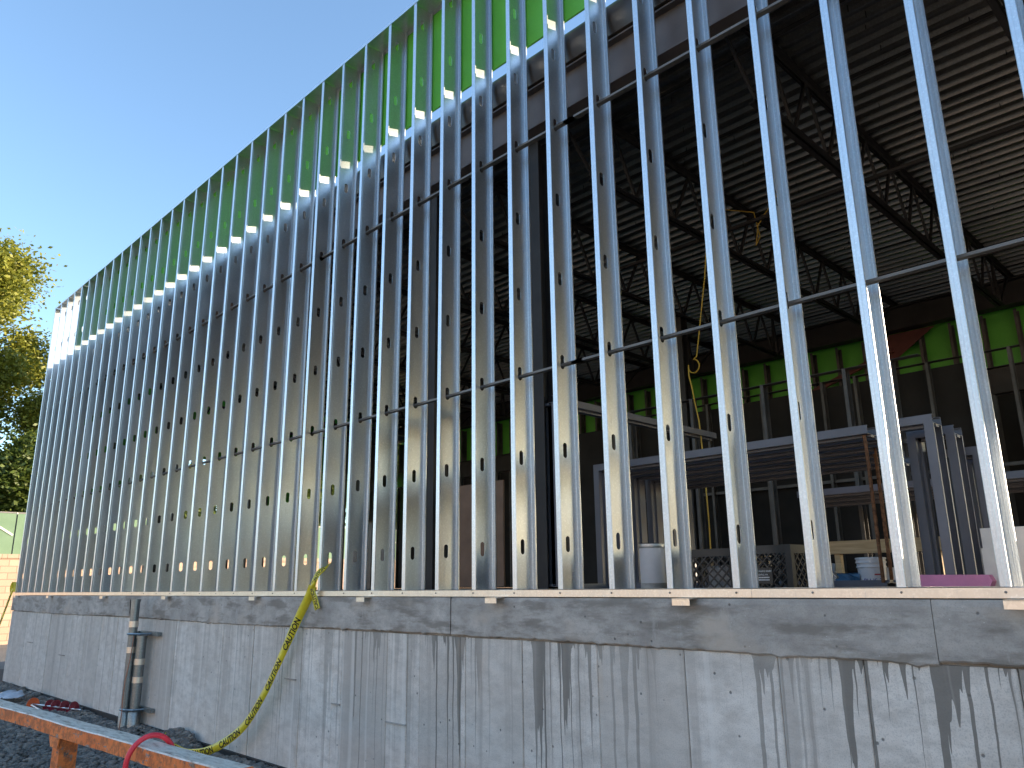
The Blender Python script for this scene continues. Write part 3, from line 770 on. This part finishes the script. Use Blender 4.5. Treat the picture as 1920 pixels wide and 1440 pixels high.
# yellow temporary power cord with a coil
pts = [(12.9,2.5,3.9),(12.75,2.5,2.9),(12.6,2.5,2.15)]
for k in range(15): a = k/14*2*math.pi*.8; pts.append((12.56+.06*math.sin(a), 2.5, 2.06+.065*math.cos(a)))
pts += [(12.50,2.5,1.98),(12.53,2.49,1.85),(12.55,2.49,1.7),(12.585,2.48,1.52),(12.6,2.48,1.2),(12.61,2.48,.6),(12.6,2.48,.02)]
one('extension_cord', MB().tube(pts, .006, 6), M['cord'], 'yellow extension cord hanging in a loop inside the dark room', 'cord', (12.6,2.5,0), None, 60)
pts = [(13.3+.02*math.sin(k*1.3), 3.1, 3.95-.05*k) for k in range(4)]+[(13.05,3.1,3.55),(13.0,3.12,3.35),(13.06,3.1,3.42),(13.02,3.1,3.7),(12.7,3.1,3.85)]
one('extension_cord', MB().tube(pts, .006, 6), M['cord'], 'yellow cord looped over a roof joist high behind the studs', 'cord', (13.1,3.1,3.4), None, 60)

# ------------------------------------------------------------------ conduit riser on the foundation wall
cr = thing('conduit_riser', 'bundle of galvanized conduits strapped upright to the concrete wall', 'conduit', (6.42, -.12, G))
M['conduit'] = galv('conduit steel', (.27,.30,.31), .3, .45, .03)
for (x_, y_, r_, zt_) in ((6.36,-.17,.048,-.045),(6.47,-.10,.055,-.46),(6.27,-.09,.032,-.5)):
    c = part('conduit', MB().lathe((x_,y_,0), [(0,G-.1),(r_,G-.1),(r_,zt_-.03),(r_*1.12,zt_-.03),(r_*1.12,zt_),(r_*.85,zt_),(r_*.85,zt_-.04),(0,zt_-.04)], 20), M['conduit'], cr, smooth=40)
    for z in (-.33 if zt_ > -.2 else -.75, -.62 if zt_ > -.2 else -.95):
        part('coupling', MB().lathe((x_,y_,0), [(r_*1.02,z-.035),(r_*1.1,z-.033),(r_*1.1,z+.033),(r_*1.02,z+.035)], 20), M['track'], cr, smooth=40)
    part('base_sleeve', MB().lathe((x_,y_,0), [(r_*1.3,G-.1),(r_*1.3,-1.3),(r_*1.05,-1.28)], 20), M['conduit'], cr, smooth=40)
for z in (-.44, -1.27):
    part('strut', MB().box(6.18, 6.78, -.045, .004, z-.022, z+.022), M['conduit'], cr)
    part('strap', MB().tube([(6.20,-.04,z),(6.24,-.13,z),(6.31,-.21,z),(6.38,-.225,z),(6.46,-.20,z),(6.55,-.15,z),(6.58,-.04,z)], .014, 6), M['conduit'], cr)
    part('nut', MB().lathe((6.22,-.06,z-.02), [(0,0),(.022,0),(.022,.04),(0,.04)], 6), M['conduit'], cr)
part('ground_wire', MB().tube([(6.46,-.19,-.46),(6.45,-.2,-.7),(6.43,-.225,-.95),(6.44,-.235,-1.15),(6.47,-.24,-1.3),(6.46,-.25,G)], .006, 6), M['copper'], cr)
part('cable', MB().tube([(6.29,-.21,-.05),(6.28,-.2,-.2),(6.27,-.16,-.32),(6.2,-.15,-.36),(6.26,-.13,-.5)], .006, 6), M['black_plastic'], cr)

# ------------------------------------------------------------------ caution tape
def catmull(pts, n):
    P = [Vector(p) for p in pts]; P = [P[0]*2-P[1]]+P+[P[-1]*2-P[-2]]; out = []
    for i in range(1, len(P)-2):
        for k in range(n):
            t = k/n; a, b, c, d = P[i-1:i+3]
            out.append(.5*((2*b)+(-a+c)*t+(2*a-5*b+4*c-d)*t*t+(-a+3*b-3*c+d)*t**3))
    out.append(P[-2]); return out
def ribbon(t, path, wid, twist, name='band', text=True, start=.08, ts=1.0):
    pts = catmull(path, 10); L = [0]
    for a, b in zip(pts[:-1], pts[1:]): L.append(L[-1]+(b-a).length)
    frames = []
    for i, p in enumerate(pts):
        d = (pts[min(i+1, len(pts)-1)]-pts[max(i-1, 0)]).normalized()
        w0 = Vector((-d.z, 0, d.x))
        if w0.length < .05: w0 = Vector((0, 1, 0))
        w0 = (w0-d*w0.dot(d)).normalized(); nn = d.cross(w0).normalized()
        tw = twist(L[i]/L[-1]); w1 = w0*math.cos(tw)+nn*math.sin(tw); frames.append((p, w1, d.cross(w1)))
    m = MB(); V = []; Fc = []
    for p, w1, nn in frames:
        wv = w1*wid/2; V += [p-wv, p+w1*.0+nn*.004, p+wv]
    for i in range(len(frames)-1):
        for j in range(2): Fc.append((3*i+j, 3*i+j+1, 3*i+3+j+1, 3*i+3+j))
    m.add(V, Fc); b = part(name, m, M['tape'], t, smooth=60, fix=False)
    md = b.modifiers.new('thick', 'SOLIDIFY'); md.thickness = .0006
    if not text: return
    cu = bpy.data.curves.new('lettering', 'FONT'); cu.body = 'CAUTION'; cu.size = .076*ts; cu.offset = .0022*ts
    to = bpy.data.objects.new('tmp', cu); COL.objects.link(to); bpy.context.view_layer.update()
    src = bpy.data.meshes.new_from_object(to.evaluated_get(bpy.context.evaluated_depsgraph_get())); bpy.data.objects.remove(to)
    bb = bmesh.new(); bb.from_mesh(src)
    for xx in [i*.012 for i in range(1, 36)]:
        bmesh.ops.bisect_plane(bb, geom=bb.verts[:]+bb.edges[:]+bb.faces[:], plane_co=(xx,0,0), plane_no=(1,0,0))
    for yy in (.009, .018, .027, .036, .045):
        bmesh.ops.bisect_plane(bb, geom=bb.verts[:]+bb.edges[:]+bb.faces[:], plane_co=(0,yy*ts,0), plane_no=(0,1,0))
    base_v = [v.co.copy() for v in bb.verts]; idx = {v: i for i, v in enumerate(bb.verts)}; fcs = [tuple(idx[v] for v in f.verts) for f in bb.faces]; bb.free()
    wx = max(v.x for v in base_v)
    def at(s):
        import bisect
        i = min(max(bisect.bisect(L, s)-1, 0), len(L)-2); u = (s-L[i])/(L[i+1]-L[i]); a, b_ = frames[i], frames[i+1]
        return a[0].lerp(b_[0], u), a[1].lerp(b_[1], u).normalized(), a[2].lerp(b_[2], u).normalized()
    s0 = start
    while s0+wx*.95 < L[-1]:
        mm = MB(); vv = []
        for v in base_v:
            p, w1, nn = at(s0+v.x*.95); off = (v.y-.027*ts)*1.0
            dep = .004*(1-abs(off)/(wid/2))
            side = 1 if nn.dot(CAM-p) > 0 else -1
            vv.append(p+w1*off+nn*(dep+.0016*side))
        mm.add(vv, fcs); part('lettering', mm, M['black_ink'], b, fix=False)
        s0 += .43*ts
ct = thing('caution_tape', 'yellow caution tape tied to a stud slot and hanging down to the gravel', 'tape', (9, -.1, G))
path = [(7.55,-.12,-1.40),(7.72,-.22,-1.452),(8.05,-.24,-1.448),(8.45,-.26,-1.452),(8.8,-.20,-1.38),(9.2,-.13,-1.165),(9.5,-.10,-.86),(9.69,-.085,-.60),(9.96,-.06,-.2),(10.10,-.05,-.02),(10.16,-.045,.08)]
ribbon(ct, path, .076, lambda u: 1.1-1.0*min(1, u*2.2)+(.75*max(0, (u-.74)/.26)), start=.1)
ribbon(ct, [(10.165,-.05,.075),(10.19,-.05,.13),(10.2,-.02,.19),(10.215,.03,.235),(10.185,.10,.272)], .05, lambda u: .5, 'tie', True, .03, .5)
ribbon(ct, [(10.235,-.035,-.115),(10.20,-.045,-.03),(10.165,-.055,.04),(10.17,-.05,.085)], .06, lambda u: .3, 'tail', True, .005, .62)
part('knot', MB().tube([(10.14,-.05,.06),(10.17,-.06,.075),(10.19,-.05,.1),(10.165,-.04,.085)], [.012,.018,.018,.01], 8), M['tape'], ct, smooth=60)
ct2 = thing('caution_tape', 'yellow caution tape knotted at the far left corner and hanging away left', 'tape', (0, -.03, -.5))
ribbon(ct2, [(-.5,-.25,-1.2),(-.36,-.15,-.8),(-.22,-.06,-.25),(-.08,-.03,.04),(0,-.02,.10)], .07, lambda u: .2, start=.1)
ribbon(ct2, [(-.12,-.03,.04),(-.1,-.03,.14),(.0,-.015,.22),(.03,-.01,.05)], .07, lambda u: .4+u*2, 'tail', False)

# ------------------------------------------------------------------ orange barrier rail and hose
rd = Vector((.998, .062, 0)).normalized(); rn = Vector((-rd.y, rd.x, 0)); r0 = Vector((9.772, -2.22, -.7))
br = thing('barrier_rail', 'chipped orange steel rail on posts in front of the gravel', 'rail', (r0.x+1, r0.y, G))
a = r0-rd*1.0; b_ = r0+rd*3.10; wd, ht = .125, .078
m = MB(); ring = [(0.006,0),(wd-.006,0),(wd,-.006),(wd,-ht),(wd-.008,-ht),(wd-.008,-.01),(.008,-.01),(.008,-ht),(0,-ht),(0,-.006)]
N = 40; V = []
for i in range(N+1):
    p = a.lerp(b_, i/N); sag = .004*math.sin(i*.5)+.002*math.sin(i*1.7)
    for k, (u, v) in enumerate(ring): V.append(p+rn*(u+sag*.4)+Vector((0,0,v+sag*.3)))
k = len(ring)
m.add(V, [(i*k+j, i*k+(j+1) % k, (i+1)*k+(j+1) % k, (i+1)*k+j) for i in range(N) for j in range(k)]+[tuple(range(k)), tuple(N*k+j for j in range(k))])
part('top_rail', m, M['orange'], br)
for sx in (1.02, -.6, 2.75):
    p = r0+rd*sx; q0 = p+rd*.11; m = MB()
    c = [p+rn*.012, q0+rn*.012, q0+rn*.115, p+rn*.115]; V = []
    for z in (G-.1, -.71): V += [Vector((v.x, v.y, z)) for v in c]
    m.add(V, [(0,3,2,1),(4,5,6,7),(0,1,5,4),(1,2,6,5),(2,3,7,6),(3,0,4,7)]); part('post', m, M['orange'], br)
    part('gusset', MB().add([p+Vector((-.05,-.002,-.082)), q0+Vector((.02,-.002,-.082)), q0+Vector((0,-.002,-.14)), p+Vector((0,-.002,-.14)), p+Vector((-.05,.006,-.082)), q0+Vector((.02,.006,-.082)), q0+Vector((0,.006,-.14)), p+Vector((0,.006,-.14))], [(0,1,2,3),(4,7,6,5),(0,4,5,1),(1,5,6,2),(2,6,7,3),(3,7,4,0)]), M['orange'], br)
hp = r0+rd*2.22; pts = []
for k in range(25):
    t_ = -.75+k/24*4.0
    pts.append(hp+rn*(.062-.115*math.cos(t_))+Vector((0,0,-.085+.128*math.sin(t_)))+rd*(.05*(k/24-.5)))
pts = [hp+rn*(-.02)+Vector((0,0,-.5))-rd*.05, hp+rn*(-.045)+Vector((0,0,-.32))-rd*.04]+pts+[hp+rn*.10+Vector((0,0,-.36))+rd*.06, hp+rn*.05+Vector((0,0,-.6))+rd*.16]
one('hose', MB().tube(catmull(pts, 3), .0135, 12), M['hose'], 'bright red rubber hose looped over the orange rail', 'hose', (hp.x, hp.y, -.7), None, 60)

# ------------------------------------------------------------------ gravel
def stone_mesh(seed):
    b = bmesh.new(); bmesh.ops.create_icosphere(b, subdivisions=1, radius=1); r = random.Random(seed)
    sx, sy, sz = r.uniform(.8,1.3), r.uniform(.6,1.0), r.uniform(.45,.75)
    for v in b.verts: v.co = Vector((v.co.x*sx, v.co.y*sy, v.co.z*sz))*r.uniform(.75,1.15)
    V = [v.co.copy() for v in b.verts]; b.verts.index_update(); Fc = [tuple(v.index for v in f.verts) for f in b.faces]; b.free(); return V, Fc
SM = [stone_mesh(i) for i in range(8)]
gr = MB(); r = random.Random(21)
def put(x, y, z, s):
    V, Fc = SM[r.randrange(8)]; mt = Matrix.Rotation(r.uniform(0,6.3), 3, 'Z') @ Matrix.Rotation(r.uniform(-.6,.6), 3, 'X')
    gr.add([mt @ (v*s)+Vector((x, y, z)) for v in V], Fc)
cnt = 0
while cnt < 15000:
    x = r.uniform(-1.5, 9.8); y = r.uniform(-2.1, -.03)
    if y < -.55-.17*(x-2.0)-.5: continue
    s = r.choice([.016,.02,.026,.032,.042])
    h = .05*math.exp(-((y+.05)/.25)**2)*(.5+.5*math.sin(x*2.1))+.015*math.sin(x*3)*math.cos(y*4)
    put(x, y, G+max(h, 0)+r.uniform(-.006,.012), s); cnt += 1
for i in range(420):     # heap against the wall
    u = r.gauss(0, .34); v = abs(r.gauss(0, .16)); h = .17*math.exp(-(u/.42)**2-(v/.22)**2)
    put(7.75+u, -.05-v, G+h*r.uniform(.4,1.0), r.choice([.03,.04,.05,.06]))
for i in range(120):
    put(r.uniform(-.4, 3.2), -.05-abs(r.gauss(0,.12)), G+r.uniform(.0,.06), r.choice([.04,.06,.08]))
go = link('gravel', gr.mesh('gravel'), M['stone'], None, (0,0,0), fix=False); go['kind'] = 'stuff'; go['label'] = 'dark crushed stone along the foot of the concrete wall'

# ground anchors lying on the gravel
ga = thing('ground_anchor', 'red and chrome screw anchors with an orange cap lying on the gravel', 'anchor', (4.1, -.3, G))
A = Vector((3.55, -.40, -1.45)); B = Vector((4.75, -.14, -1.44)); dd = (B-A).normalized()
part('shaft', MB().tube([A, B], .012, 8), M['galv'], ga, smooth=50)
part('shaft', MB().tube([A+Vector((.25,-.08,.02)), A+Vector((.95,-.12,.01))], .012, 8), M['galv'], ga, smooth=50)
def disc(c, ax, r_, name, mat, pitch=.05):
    ax = ax.normalized(); x_ = ax.cross(Vector((0,0,1))).normalized(); y_ = ax.cross(x_); m = MB(); V = []; N = 20
    for i in range(N+1):
        a = 2*math.pi*i/N; o_ = ax*(pitch*i/N)
        for rr in (.014, r_):
            for th in (0, .008): V.append(c+o_+ax*th+(x_*math.cos(a)+y_*math.sin(a))*rr)
    Fc = []
    for i in range(N):
        q = 4*i; Fc += [(q, q+2, q+6, q+4), (q+1, q+5, q+7, q+3), (q+2, q+3, q+7, q+6), (q, q+4, q+5, q+1)]
    part(name, m.add(V, Fc), mat, ga)
disc(A, dd, .085, 'cap', M['orange_plastic'], .0)
for k, s in ((.33,.075),(.45,.08),(.62,.08),(.8,.085)): disc(A.lerp(B, k), dd+Vector((0,.5*(k-.5),.2)), s, 'helix_plate', M['red_paint'], .07)
pl = MB(); V = []
for i in range(9):
    for j in range(4): V.append((2.35+.55*i/8, -.62+.28*j/3, -1.43+.03*math.sin(i*1.1+j)+.02*j))
pl.add(V, [(i*4+j, i*4+j+1, i*4+j+5, i*4+j+4) for i in range(8) for j in range(3)])
o = one('plastic_sheet', pl, plain('pale sheet plastic', (.55,.60,.68), .35), 'pale blue plastic scrap lying on the gravel at the left edge', 'plastic', (2.6, -.5, -1.43), None, 60)
md = o.modifiers.new('thick', 'SOLIDIFY'); md.thickness = .004

# ------------------------------------------------------------------ retaining wall, fence and trees beyond the corner
rtw = thing('retaining_wall', 'sunlit tan block retaining wall beyond the left corner of the building', 'wall', (-12.2, 10, G))
part('block_face', MB().box(-12.36, -12.0, -40, 70, G-.1, 1.04), M['block'], rtw)
for k in range(-66, 116): part('cap_block', MB().box(-12.4, -11.96, k*.6+.004, k*.6+.596, 1.04, 1.16), M['block'], rtw) if -3 < k*.6 < 22 else None
fe = thing('screened_fence', 'green mesh windscreen fence on top of the tan block wall', 'fence', (-12.2, 10, 1.16))
for k in range(-8, 18):
    y_ = k*3.0-.45
    if y_ < -6 or y_ > 45: continue
    part('screen_panel', MB().box(-12.21, -12.2, y_+.02, y_+2.98, 1.17, 2.42), M['screen'], fe)
    part('post', MB().tube([(-12.26, y_, 1.1), (-12.26, y_, 2.46)], .03, 8), M['galv_dull'], fe)
    part('brace_strap', MB().bar((-12.185, y_+1.9, 2.41), (-12.185, y_+2.95, 1.75), .012, .06), M['plaster'], fe)
part('top_rail', MB().bar((-12.26, -6, 2.45), (-12.26, 45, 2.45), .04, .04), M['galv_dull'], fe)

def tree_meshes(seed, H, R_, leafmat, nleaf, z0=.22):
    r = random.Random(seed); tk = MB(); clumps = []
    def limb(p, d, L, rad, lev):
        pts = [p]; q = p.copy(); dd_ = d.copy(); n_ = 5
        for i in range(n_):
            dd_ = (dd_+Vector((r.uniform(-.22,.22), r.uniform(-.22,.22), r.uniform(-.05,.18)))).normalized(); q = q+dd_*L/n_; pts.append(q.copy())
        tk.tube(pts, [rad*(1-.75*i/n_) for i in range(n_+1)], 7 if lev == 0 else 5)
        if lev >= 1: clumps.extend([(pts[-1], lev), (pts[-2], lev), (pts[3], lev)])
        if lev < 3:
            for i in range(6 if lev == 0 else 4):
                k = r.randrange(2 if lev == 0 else 1, n_+1); a = r.uniform(0, 6.28); up = r.uniform(.1,.9)
                nd = Vector((math.cos(a), math.sin(a), up)).normalized(); limb(pts[k], (nd*.8+dd_*.35).normalized(), L*r.uniform(.36,.55), rad*(1-.7*k/n_)*.6, lev+1)
    limb(Vector((0,0,0)), Vector((.06,.03,1)).normalized(), H*.62, H*.02, 0)
    tm = tk.mesh('trunk'); tm.materials.append(M['bark'])
    V = []; Fc = []
    per = max(1, nleaf//len(clumps))
    for c, lev in clumps:
        hz = c.z/H
        if hz < z0*.6: continue
        sc = R_*.15*r.uniform(.7,1.5)
        for i in range(int(per*r.uniform(.5,1.5))):
            o_ = Vector((r.gauss(0,1), r.gauss(0,1), r.gauss(0,.7)))*sc*.62; p = c+o_
            a = Vector((r.uniform(-1,1), r.uniform(-1,1), r.uniform(-.6,.6))).normalized(); b2 = a.cross(Vector((r.uniform(-1,1), r.uniform(-1,1), r.uniform(-1,1)))).normalized()
            s = r.uniform(.06,.125); k = len(V)
            V += [p-a*s, p+b2*s*.55, p+a*s, p-b2*s*.55]; Fc.append((k, k+1, k+2, k+3))
    cm_ = bpy.data.meshes.new('crown'); cm_.from_pydata(V, [], Fc); cm_.update(); cm_.materials.append(leafmat)
    return tm, cm_
TM = [tree_meshes(4, 15.0, 5.5, M['leaf'], 170000), tree_meshes(9, 12.0, 5.0, M['leaf_dark'], 120000), tree_meshes(15, 13.5, 5.0, M['leaf'], 110000), tree_meshes(33, 5.0, 3.6, M['leaf_dark'], 60000, .05)]
def tree(kind, x, y, z, rz, s, label, group='trees beyond the building'):
    t = thing('tree', label, 'tree', (x, y, z), group); t.rotation_euler.z = rz; t.scale = (s, s, s)
    link('trunk', TM[kind][0], None, t, (0,0,0), fix=False); link('crown', TM[kind][1], None, t, (0,0,0), fix=False)
tree(0, -25.0, 2.6, 1.0, .5, 1.12, 'tall pale golden green tree at the left edge of the picture')
tree(1, -30.0, 7.8, 1.0, 2.0, 1.12, 'darker green tree just right of the tall golden one')
tree(2, -23.0, 6.8, 1.0, 3.1, .72, 'lower golden green tree right behind the block wall by the building corner')
tree(1, -27.0, .2, 1.0, 4.0, .9, 'dark green tree filling in under the tall golden one')
tree(3, -19.0, 3.8, 1.0, 1.0, 1.1, 'dense bush behind the green screened fence at the left edge')
tree(3, -18.5, 7.0, 1.0, 2.7, .9, 'dense bush behind the screened fence, next to the building corner')
lbs = ['tree behind the fence seen through the stud slots']*9
for i, (x, y) in enumerate(((-20,11),(-24,14),(-19,17),(-25,21),(-20,25),(-24,30),(-21,36),(-17,9.5),(-17,13),(-18,20.5),(-17.5,28))):
    tree([2,1,3,0,1,2,3,3,3,3,3][i], x, y, 1.0, i*1.7, .9 if i % 2 else 1.15, 'leafy tree beyond the fence glimpsed only through the stud slots', 'trees glimpsed through the studs')
# woodland across the site behind the photographer (seen mirrored in the stud flanges)
for i in range(11):
    tree([0,2,1][i % 3], -38+i*9, -46-(i % 3)*4, 5.2, i*2.1, 1.0, 'tree in the row across the site behind the viewpoint', 'trees across the site')
